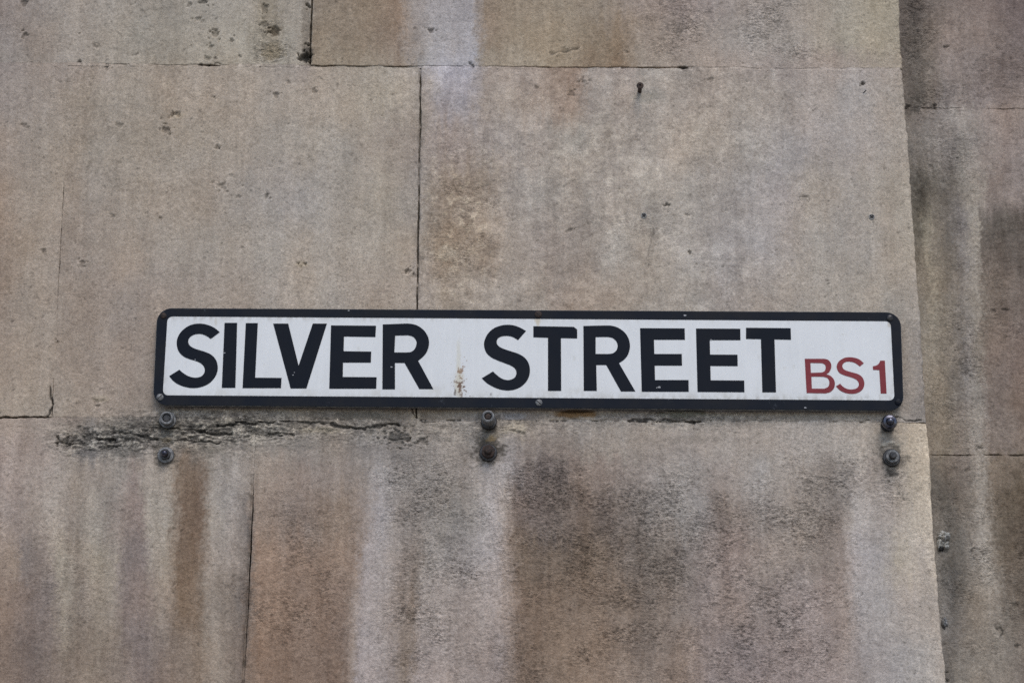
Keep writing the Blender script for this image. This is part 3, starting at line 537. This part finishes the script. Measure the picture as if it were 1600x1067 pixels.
def flat(name, loops, thick, y_front, m, parent, bevel=0.0):
    """flat shape of given thickness: loops in sign coordinates (x, z); front at depth y_front"""
    cu = bpy.data.curves.new(name, 'CURVE'); cu.dimensions = '2D'; cu.fill_mode = 'BOTH'
    cu.extrude = max(thick / 2 - bevel, 1e-5); cu.bevel_depth = bevel; cu.bevel_resolution = 1
    for L in loops:
        sp = cu.splines.new('POLY'); sp.points.add(len(L) - 1); sp.use_cyclic_u = True
        for p, q in zip(sp.points, L): p.co = (q[0], q[1], 0, 1)
    tmp = bpy.data.objects.new(name, cu); COL.objects.link(tmp)
    dg = bpy.context.evaluated_depsgraph_get(); dg.update()
    me = bpy.data.meshes.new_from_object(tmp.evaluated_get(dg))
    bpy.data.objects.remove(tmp); bpy.data.curves.remove(cu)
    me.name = name
    me.transform(Matrix(((1, 0, 0, 0), (0, 0, -1, y_front + thick / 2), (0, 1, 0, 0), (0, 0, 0, 1))))
    me.materials.clear()
    return link_mesh(name, me, m, parent)

def rrect(c, r, n=9):
    """corners TL TR BR BL (image pixels) -> rounded outline in sign coordinates"""
    P = [Vector(loc(at(*p, SO))) for p in c]; out = []
    for i in range(4):
        a, b, d = P[i - 1], P[i], P[(i + 1) % 4]
        e1 = (a - b).normalized(); e2 = (d - b).normalized()
        c0 = b + (e1 + e2) * r
        v1, v2 = b + e1 * r - c0, b + e2 * r - c0
        for k in range(n + 1):
            t = k / n * math.pi / 2; q = c0 + v1 * math.cos(t) + v2 * math.sin(t); out.append((q.x, q.y))
    return out

OUT = [(246.5, 482), (1406.5, 488.5), (1411.5, 641), (239.5, 632.5)]
INN = [(261.5, 494.3), (1391.8, 501.8), (1398, 625.7), (254, 617.6)]
def grow(c, d): return [(c[0][0] - d, c[0][1] - d), (c[1][0] + d, c[1][1] - d), (c[2][0] + d, c[2][1] + d), (c[3][0] - d, c[3][1] + d)]
YF = SB.y                                      # world y of the sign face; children are relative to SB
flat('back_plate', [rrect(grow(OUT, .6), .023)], .0042, .0008, M_EDGE, SIGN, .0004)
flat('border', [rrect(OUT, .022), rrect(INN, .0085)], .0011, -.0003, M_BORDER, SIGN, .0003)
# white face with its own stains
c4 = [at(*p, SO) for p in [(252, 489), (1401, 495), (1406, 633), (246, 626)]]
nx, nz = 900, 110
s, t = np.meshgrid(np.linspace(0, 1, nx), np.linspace(0, 1, nz))
s = s.ravel(); t = t.ravel()
X = (c4[0].x * (1 - s) + c4[1].x * s) * (1 - t) + (c4[3].x * (1 - s) + c4[2].x * s) * t
Z = (c4[0].z * (1 - s) + c4[1].z * s) * (1 - t) + (c4[3].z * (1 - s) + c4[2].z * s) * t
px, py = image_px(X, np.full_like(X, -SO), Z); um, zm = X * 1000, Z * 1000
FC = np.ones((len(X), 3)) * np.array([.700, .700, .695])
FC *= (1 + .022 * fbm(um / 90, zm / 60, 301, 4) + .022 * fbma(um / 9, zm / 70, 305, 3) + .01 * fbm(um / 3, zm / 3, 309, 2))[:, None]
def fst(m, col, a):
    global FC
    m = np.clip(m, 0, 1) * a; m = m[:, None]; FC = FC * (1 - m) + np.array(col) * m
g2 = lambda cx, cy, sx, sy: np.exp(-(((px - cx) / sx) ** 2 + ((py - cy) / sy) ** 2))
rg1 = fbm(um / 5, zm / 9, 311, 4); rg2 = fbm(um / 3.2, zm / 3.2, 317, 3)
fst(sstep(.25, .9, g2(717, 602, 8, 30) + .2 * rg1), (.55, .48, .34), .65)
fst(sstep(.1, .9, g2(717, 565, 4, 40) + .2 * rg1), (.60, .56, .44), .5)
fst(sstep(.72, .86, g2(719, 604, 8, 16) + .75 * rg2), (.13, .060, .028), .97 * (g2(719, 605, 14, 26) > .2))
fst(sstep(.66, .84, g2(720, 582, 6, 13) + .7 * rg2), (.26, .14, .065), .85 * (g2(719, 580, 12, 24) > .2))
fst(sstep(.5, .8, g2(711, 612, 2.5, 10) + .4 * rg2), (.10, .07, .05), .9 * (g2(711, 612, 5, 16) > .2))
fst(sstep(.3, .9, g2(840, 500, 7, 10) + .3 * rg1), (.56, .47, .33), .75)
fst(sstep(.3, .9, g2(337, 503, 3, 9) + .2 * rg1), (.52, .48, .40), .6)
fst(sstep(.4, .8, g2(767, 616, 2, 3) + .2 * rg1), (.22, .2, .2), .8)
fst(sstep(.3, .8, g2(1390, 506, 5, 7) + .2 * rg1), (.40, .33, .25), .5)
for cx, cy in ((345, 614), (480, 612), (585, 614), (680, 611), (860, 610), (900, 612), (1010, 612), (1130, 616), (1330, 618), (560, 545), (898, 560), (1225, 576), (1240, 573), (1185, 558)):
    fst(sstep(.3, 1.1, g2(cx, cy, 14 if cy > 605 else 3, 9 if cy > 605 else 5) + .35 * rg1), (.56, .54, .49), .4)
fst(sstep(575, 640, py + 14 * rg1) * np.clip(.55 + .6 * fbm(um / 40, zm / 30, 321, 4), 0, 1), (.57, .55, .52), .38)
edge = np.minimum(np.minimum(px - 255, 1396 - px), np.minimum(py - 497, 621 - py))
fst(np.exp(-np.clip(edge, 0, 99) / 4) * np.clip(.5 + rg1, 0, 1), (.42, .40, .36), .6)
idx = np.arange(nx * nz).reshape(nz, nx)
Q = np.stack([idx[1:, :-1], idx[1:, 1:], idx[:-1, 1:], idx[:-1, :-1]], -1).reshape(-1, 4)
link_mesh('white_face', np_mesh('white_face', np.stack([X - SB.x, np.zeros_like(X), Z - SB.z], 1), Q, FC), M_FACE, SIGN)

def zz(x0, pts, y0=470, k=5.3333): return [(x0 + p[0] / k, y0 + p[1] / k) for p in pts]
LET = []
def letter(x0, outline, holes=(), m=None):
    L = [[loc(at(*p, SO)) for p in smooth_path([zz(x0, s) for s in o])] for o in (outline, *holes)]
    flat('letter', L, .0006, -.00045, m or M_BLACK, SIGN)
letter(230, [[(605,262),(560,225),(500,200),(440,190),(375,198),(320,225),(275,268),(250,320),(247,370),(262,420),(300,462),(350,485),(400,500),(445,520),(472,548),(480,580),(470,610),(445,632),(400,640),(350,630),(305,605),(268,574)],
             [(183,627),(215,665),(260,697),(320,718),(385,727),(450,718),(510,692),(555,650),(582,600),(588,545),(572,490),(535,450),(490,428),(440,412),(390,395),(355,372),(342,340),(352,310),(380,288),(420,277),(460,280),(500,297),(530,318)]])
letter(230, [[(645,184),(750,184)], [(735,725),(622,725)]])
letter(230, [[(822,186),(922,186)], [(900,640),(1120,642)], [(1115,727),(795,727)]])
letter(230, [[(1050,190),(1175,190)], [(1262,540),(1380,190)], [(1498,190),(1327,730)], [(1195,730)]])
letter(500, [[(92,205),(467,208)], [(462,302),(200,298)], [(197,420),(427,423)], [(424,515),(192,515)], [(190,634),(472,636)], [(469,732),(77,732)]])
R1_ = [[(523,197),(640,193)], [(700,190),(750,191),(810,206),(865,245),(900,300),(909,355),(895,415),(865,460),(818,500)], [(945,735),(828,735)], [(705,518),(625,518)], [(625,737),(520,737)]]
letter(500, R1_, [[[(627,290),(680,289)], [(735,288),(775,300),(800,330),(804,360),(790,400),(760,425),(720,430)], [(620,430)]]])
letter(740, [[(437,252),(390,225),(335,205),(275,200),(215,210),(160,235),(115,280),(90,335),(88,380),(105,430),(145,470),(200,497),(260,520),(310,540),(345,565),(357,600),(345,635),(315,655),(275,660),(230,645),(190,615),(162,588)],
             [(68,645),(110,685),(160,715),(220,738),(285,747),(345,738),(400,712),(445,665),(467,610),(467,550),(448,500),(415,465),(370,440),(310,420),(250,400),(210,378),(193,350),(200,318),(225,300),(265,293),(310,297),(345,312),(370,328)]])
letter(740, [[(498,212),(835,217)], [(863,240),(863,314)], [(728,311),(730,750)], [(620,750),(620,308)], [(498,304)]])
letter(740, [[(915,210),(1080,206)], [(1120,206),(1150,208),(1205,225),(1260,265),(1293,320),(1303,380),(1290,440),(1260,485),(1212,520)], [(1348,755),(1228,755)], [(1105,535),(1022,535)], [(1027,750),(918,750)]],
       [[[(1017,303),(1080,302)], [(1120,302),(1160,312),(1190,340),(1200,375),(1190,412),(1160,437),(1120,443)], [(1017,443)]]])
letter(980, [[(107,228),(479,230)], [(481,325),(223,325)], [(226,443),(455,443)], [(457,540),(229,540)], [(232,660),(511,660)], [(513,758),(121,757)]])
letter(980, [[(573,231),(942,233)], [(944,328),(688,328)], [(691,448),(919,449)], [(921,544),(693,543)], [(696,662),(975,664)], [(977,761),(586,759)]])
letter(980, [[(990,225),(1362,228)], [(1365,325),(1227,322)], [(1240,762),(1126,762)], [(1114,320),(990,318)]])
letter(1180, [[(413,483),(540,483)], [(575,483),(610,494),(632,525),(632,560),(617,594),(592,611)], [(592,611),(628,626),(655,655),(664,690),(655,730),(625,760),(585,771)], [(428,768)]],
       [[[(460,517),(530,519)], [(560,520),(582,535),(587,560),(578,585),(555,597)], [(464,600)]], [[(468,632),(540,632)], [(570,633),(605,646),(618,680),(608,715),(575,732)], [(472,731)]]], M_RED)
letter(1180, [[(905,520),(870,490),(830,475),(785,470),(740,477),(700,502),(681,535),(682,567),(702,600),(740,620),(790,635),(835,652),(860,678),(862,705),(845,728),(805,738),(765,733),(730,714),(707,690)],
              [(672,713),(710,748),(755,768),(805,775),(850,768),(890,743),(908,705),(907,670),(892,637),(860,612),(815,598),(770,585),(738,570),(726,545),(735,522),(760,508),(795,508),(835,520),(872,547)]], (), M_RED)
letter(1180, [[(1042,498),(1080,498)], [(1095,772),(1046,772)], [(1034,577),(982,575)], [(980,545),(1010,538),(1032,520),(1042,498)]], (), M_RED)

M_CHIP = mat('chipped_paint', (.3, .3, .31), .6)
for cx, cy, w in ((351, 551.5, 1.6), (458, 586, 1.3), (460, 582, 1.0), (611.5, 573.5, 1.8), (1030, 605, 2.6), (1026, 606, 1.2), (305, 562, 1.2), (1111, 531, 1.3), (545, 485.5, 1.6), (1070, 493, 2.4), (1258, 637, 2.0)):
    flat('paint_chip', [[loc(at(cx + w * math.cos(k) * (1 + .3 * math.sin(3 * k + cx)), cy + .6 * w * math.sin(k), SO)) for k in (0, 1, 2, 3, 4, 5.2)]], .0003, -.0008, M_CHIP, SIGN)
# small turned parts -------------------------------------------------
def lathe(prof, n=24):
    """profile [(radius, out)] turned about the axis that points out of the wall (-y)"""
    bm = bmesh.new(); rings = []
    for r, o in prof:
        if r < 1e-6: rings.append([bm.verts.new((0, -o, 0))]); continue
        rings.append([bm.verts.new((r * math.cos(2 * math.pi * k / n), -o, r * math.sin(2 * math.pi * k / n))) for k in range(n)])
    for A, B in zip(rings, rings[1:]):
        for k in range(n):
            q = (k + 1) % n
            if len(A) == 1 and len(B) > 1: bm.faces.new((A[0], B[k], B[q]))
            elif len(B) == 1 and len(A) > 1: bm.faces.new((A[k], B[0], A[q]))
            elif len(A) > 1: bm.faces.new((A[k], B[k], B[q], A[q]))
    bmesh.ops.recalc_face_normals(bm, faces=bm.faces); return bm
def hexnut(r, o0, o1, hole, rot=0.2):
    bm = bmesh.new(); n = 24
    def R(a):
        q = (a - rot) % (math.pi / 3) - math.pi / 6; return r * math.cos(math.pi / 6) / math.cos(q)
    prof = [(0, o0), (0, o1 - .0012), (.88, o1)]
    rings = []
    for w, o in prof:
        rr = [(R(2 * math.pi * k / n) if w == 0 else min(R(2 * math.pi * k / n), r * .87)) for k in range(n)]
        rings.append([bm.verts.new((rr[k] * math.cos(2 * math.pi * k / n), -o, rr[k] * math.sin(2 * math.pi * k / n))) for k in range(n)])
    for rad, o in ((hole, o1), (hole, o0)):
        rings.append([bm.verts.new((rad * math.cos(2 * math.pi * k / n), -o, rad * math.sin(2 * math.pi * k / n))) for k in range(n)])
    for A, B in zip(rings, rings[1:]):
        for k in range(n): bm.faces.new((A[k], A[(k + 1) % n], B[(k + 1) % n], B[k]))
    bmesh.ops.recalc_face_normals(bm, faces=bm.faces); return bm

def screw(px_, py_, m, ang, r=.0049):
    p = at(px_, py_, SO + .0003)
    o = bm_obj('screw', lathe([(r, -.001), (r, .0006), (r * .93, .0011), (r * .55, .0018), (0, .0021)], 20), m, SIGN, True)
    o.location = (p.x - SB.x, -.0003, p.z - SB.z)
    bm = bmesh.new(); box_bm(bm, -r * .82, r * .82, -.0022, -.0012, -.0006, .0006)
    sl_ = bm_obj('slot', bm, M_HOLE, o); sl_.rotation_euler = (0, ang, 0)
screw(255.5, 493.5, M_RUST, .3); screw(250, 620.5, M_ZINC, -.8, .0056); screw(841, 491.5, M_RUST, .7, .0056); screw(842, 629, M_ZINC, .7, .0054); screw(1390.5, 497, M_DARK, -.5, .0055); screw(1403.5, 628, M_BORDER, .2, .0056)

def bolt(px_, py_, label, kind, tilt=0.0):
    p = at(px_, py_, 0.002)
    b = empty('anchor_bolt', p, label, 'bolt', 'anchor bolts below the street sign')
    b.rotation_euler = (tilt, 0, tilt * .6); b.scale = (1.02, 1.02, 1.02)
    if kind == 'sleeve':          # open sleeve with a stud sunk in it
        bm_obj('washer', lathe([(.006, -.004), (.0125, -.004), (.0130, .0005), (.0125, .0020), (.0085, .0024)]), M_ZINC, b, True, .6)
        bm_obj('sleeve', lathe([(.0092, -.002), (.0100, .002), (.0102, .015), (.0096, .0170), (.0078, .0172), (.0064, .0160), (.0062, .004)]), M_ZINC, b, True, .6)
        bm_obj('stud', lathe([(.0060, -.004), (.0060, .0125), (.0050, .0145), (0, .0150)]), M_DARK, b, True, .6)
    elif kind == 'dome':          # washer and a polished stud end
        bm_obj('washer', lathe([(.005, -.005), (.0125, -.005), (.0127, .0006), (.0118, .0024), (.0060, .0034)]), M_ZINC, b, True, .6)
        bm_obj('nut', hexnut(.0088, .0020, .0085, .0052), M_DARK, b, False)
        bm_obj('stud', lathe([(.0050, -.004), (.0050, .0120), (.0044, .0150), (.0026, .0168), (0, .0174)]), M_STUD, b, True)
    elif kind == 'long':          # sleeve standing well proud, rusty core
        bm_obj('washer', lathe([(.006, -.005), (.0118, -.005), (.0122, .0010), (.0112, .0028), (.0080, .0030)]), M_DARK, b, True, .6)
        bm_obj('sleeve', lathe([(.0086, -.002), (.0094, .004), (.0098, .022), (.0092, .0262), (.0074, .0272), (.0058, .0262), (.0054, .010)]), M_ZINC, b, True, .6)
        bm_obj('stud', lathe([(.0053, -.004), (.0053, .0230), (.0040, .0262), (0, .0270)]), M_RUST, b, True, .6)
    elif kind == 'round':         # smooth domed cap on a short neck
        bm_obj('washer', lathe([(.005, -.006), (.0105, -.006), (.0108, .0010), (.0100, .0024), (.0060, .0026)]), M_DARK, b, True, .6)
        bm_obj('sleeve', lathe([(.0082, -.002), (.0084, .012), (.0112, .0140), (.0116, .0185), (.0098, .0215), (.0062, .0225)]), M_STUD, b, True, .7)
        bm_obj('stud', lathe([(.0056, -.002), (.0056, .0240), (.0046, .0270), (.0022, .0285), (0, .0288)]), M_STUD, b, True)
    else:                         # washer, hexagon nut, dark stud
        bm_obj('washer', lathe([(.006, -.006), (.0132, -.006), (.0135, .0008), (.0126, .0024), (.0070, .0028)]), M_DARK, b, True, .6)
        bm_obj('nut', hexnut(.0108, .0020, .0112, .0056, .35), M_ZINC if kind == 'hex' else M_RUST, b, False)
        bm_obj('stud', lathe([(.0055, -.004), (.0055, .0165), (.0045, .0190), (0, .0195)]), M_DARK if kind == 'hex' else M_RUST, b, True, .6)
bolt(262, 656, 'open zinc sleeve bolt just below the left end of the sign, upper of its pair', 'sleeve', .06)
bolt(259, 711, 'bolt with pale round washer and shiny stud, below the sign\'s left end', 'dome')
bolt(764, 659, 'long protruding sleeve bolt with rusty core, upper of the pair below the sign\'s middle', 'long', -.08)
bolt(763, 707, 'dark rusty hexagon bolt, lower of the pair below the middle of the sign', 'rusty')
bolt(1387, 664, 'blue-grey domed bolt with a glint, touching the sign\'s lower right corner', 'round')
bolt(1393, 715, 'dark hexagon bolt under white filler, lower of the pair at the wall\'s right edge', 'hex')

# rusty screw above the sign
p = at(999.5, 143, 0); ns = empty('rusty_screw', p, 'small rusty screw sticking out of the stone below the upper joint', 'screw')
bm_obj('shank', lathe([(.0034, -.008), (.0032, .016), (.0042, .021)], 14), M_RUST, ns, True)
bm_obj('head', lathe([(.0040, .0200), (.0056, .0235), (.0058, .0250), (.0053, .0262), (.0020, .0264), (.0015, .0250), (0, .0248)], 18), M_RUST, ns, True, .6)
ns.rotation_euler = (.03, 0, -.03)
# plastic wall plugs
def plug(px_, py_, label, r=.0046):
    p = at(px_, py_, 0); e = empty('wall_plug', p, label, 'wall plug', 'plastic plugs left in the stone')
    bm_obj('collar', lathe([(r * .72, -.006), (r * .72, .0004), (r * .8, .0010), (r, .0010), (r * 1.04, .0002), (r * 1.04, -.004)], 20), M_PLASTIC, e, True, .6)
    bm_obj('bore', lathe([(r * .74, .0002), (0, .0002)], 16), M_PLASTIC, e)
    for a in (0, math.pi / 2):
        bm = bmesh.new(); box_bm(bm, -r * .78, r * .78, -.0008 - .0003 * (a > 0), .002, -.0009, .0009); w = bm_obj('slit', bm, M_HOLE, e); w.rotation_euler = (0, a + .78, 0)
plug(1351, 144, 'grey plastic wall plug under a dark hole near the top right corner'); plug(1006, 337, 'grey plastic wall plug above the word STREET, below the rusty screw'); plug(1362, 339, 'grey plastic wall plug above the red BS1 lettering')

# lumps stuck to the recessed bay
def lump(px_, py_, out, rx, rz_, ry, seed, m, name):
    c = at(px_, py_, out); bm = bmesh.new(); bmesh.ops.create_icosphere(bm, subdivisions=4, radius=1)
    co = np.array([v.co[:] for v in bm.verts])
    n = fbm(co[:, 0] * 2.1 + 9, co[:, 2] * 2.1 + co[:, 1] * 1.3 + 4, seed, 4)
    for v, k in zip(bm.verts, n): v.co = Vector((v.co.x * rx, v.co.y * ry, v.co.z * rz_)) * (1 + .42 * float(k))
    o = bm_obj(name, bm, m, WALL, True); o.location = (c.x, c.y - .25, c.z)
lump(1474, 838, -REC, .0085, .0075, .010, 401, M_PLASTER, 'filler_lump'); lump(1476, 852, -REC, .0070, .0060, .008, 409, M_PLASTER, 'filler_lump'); lump(1468, 850, -REC, .0045, .0090, .006, 415, M_PLASTER, 'filler_lump')
lump(1470, 857, -REC - .001, .0045, .0045, .0065, 421, M_HOLE, 'filler_hole'); lump(1476, 973, -REC, .0040, .0085, .005, 431, M_ZINC, 'bracket_stub')
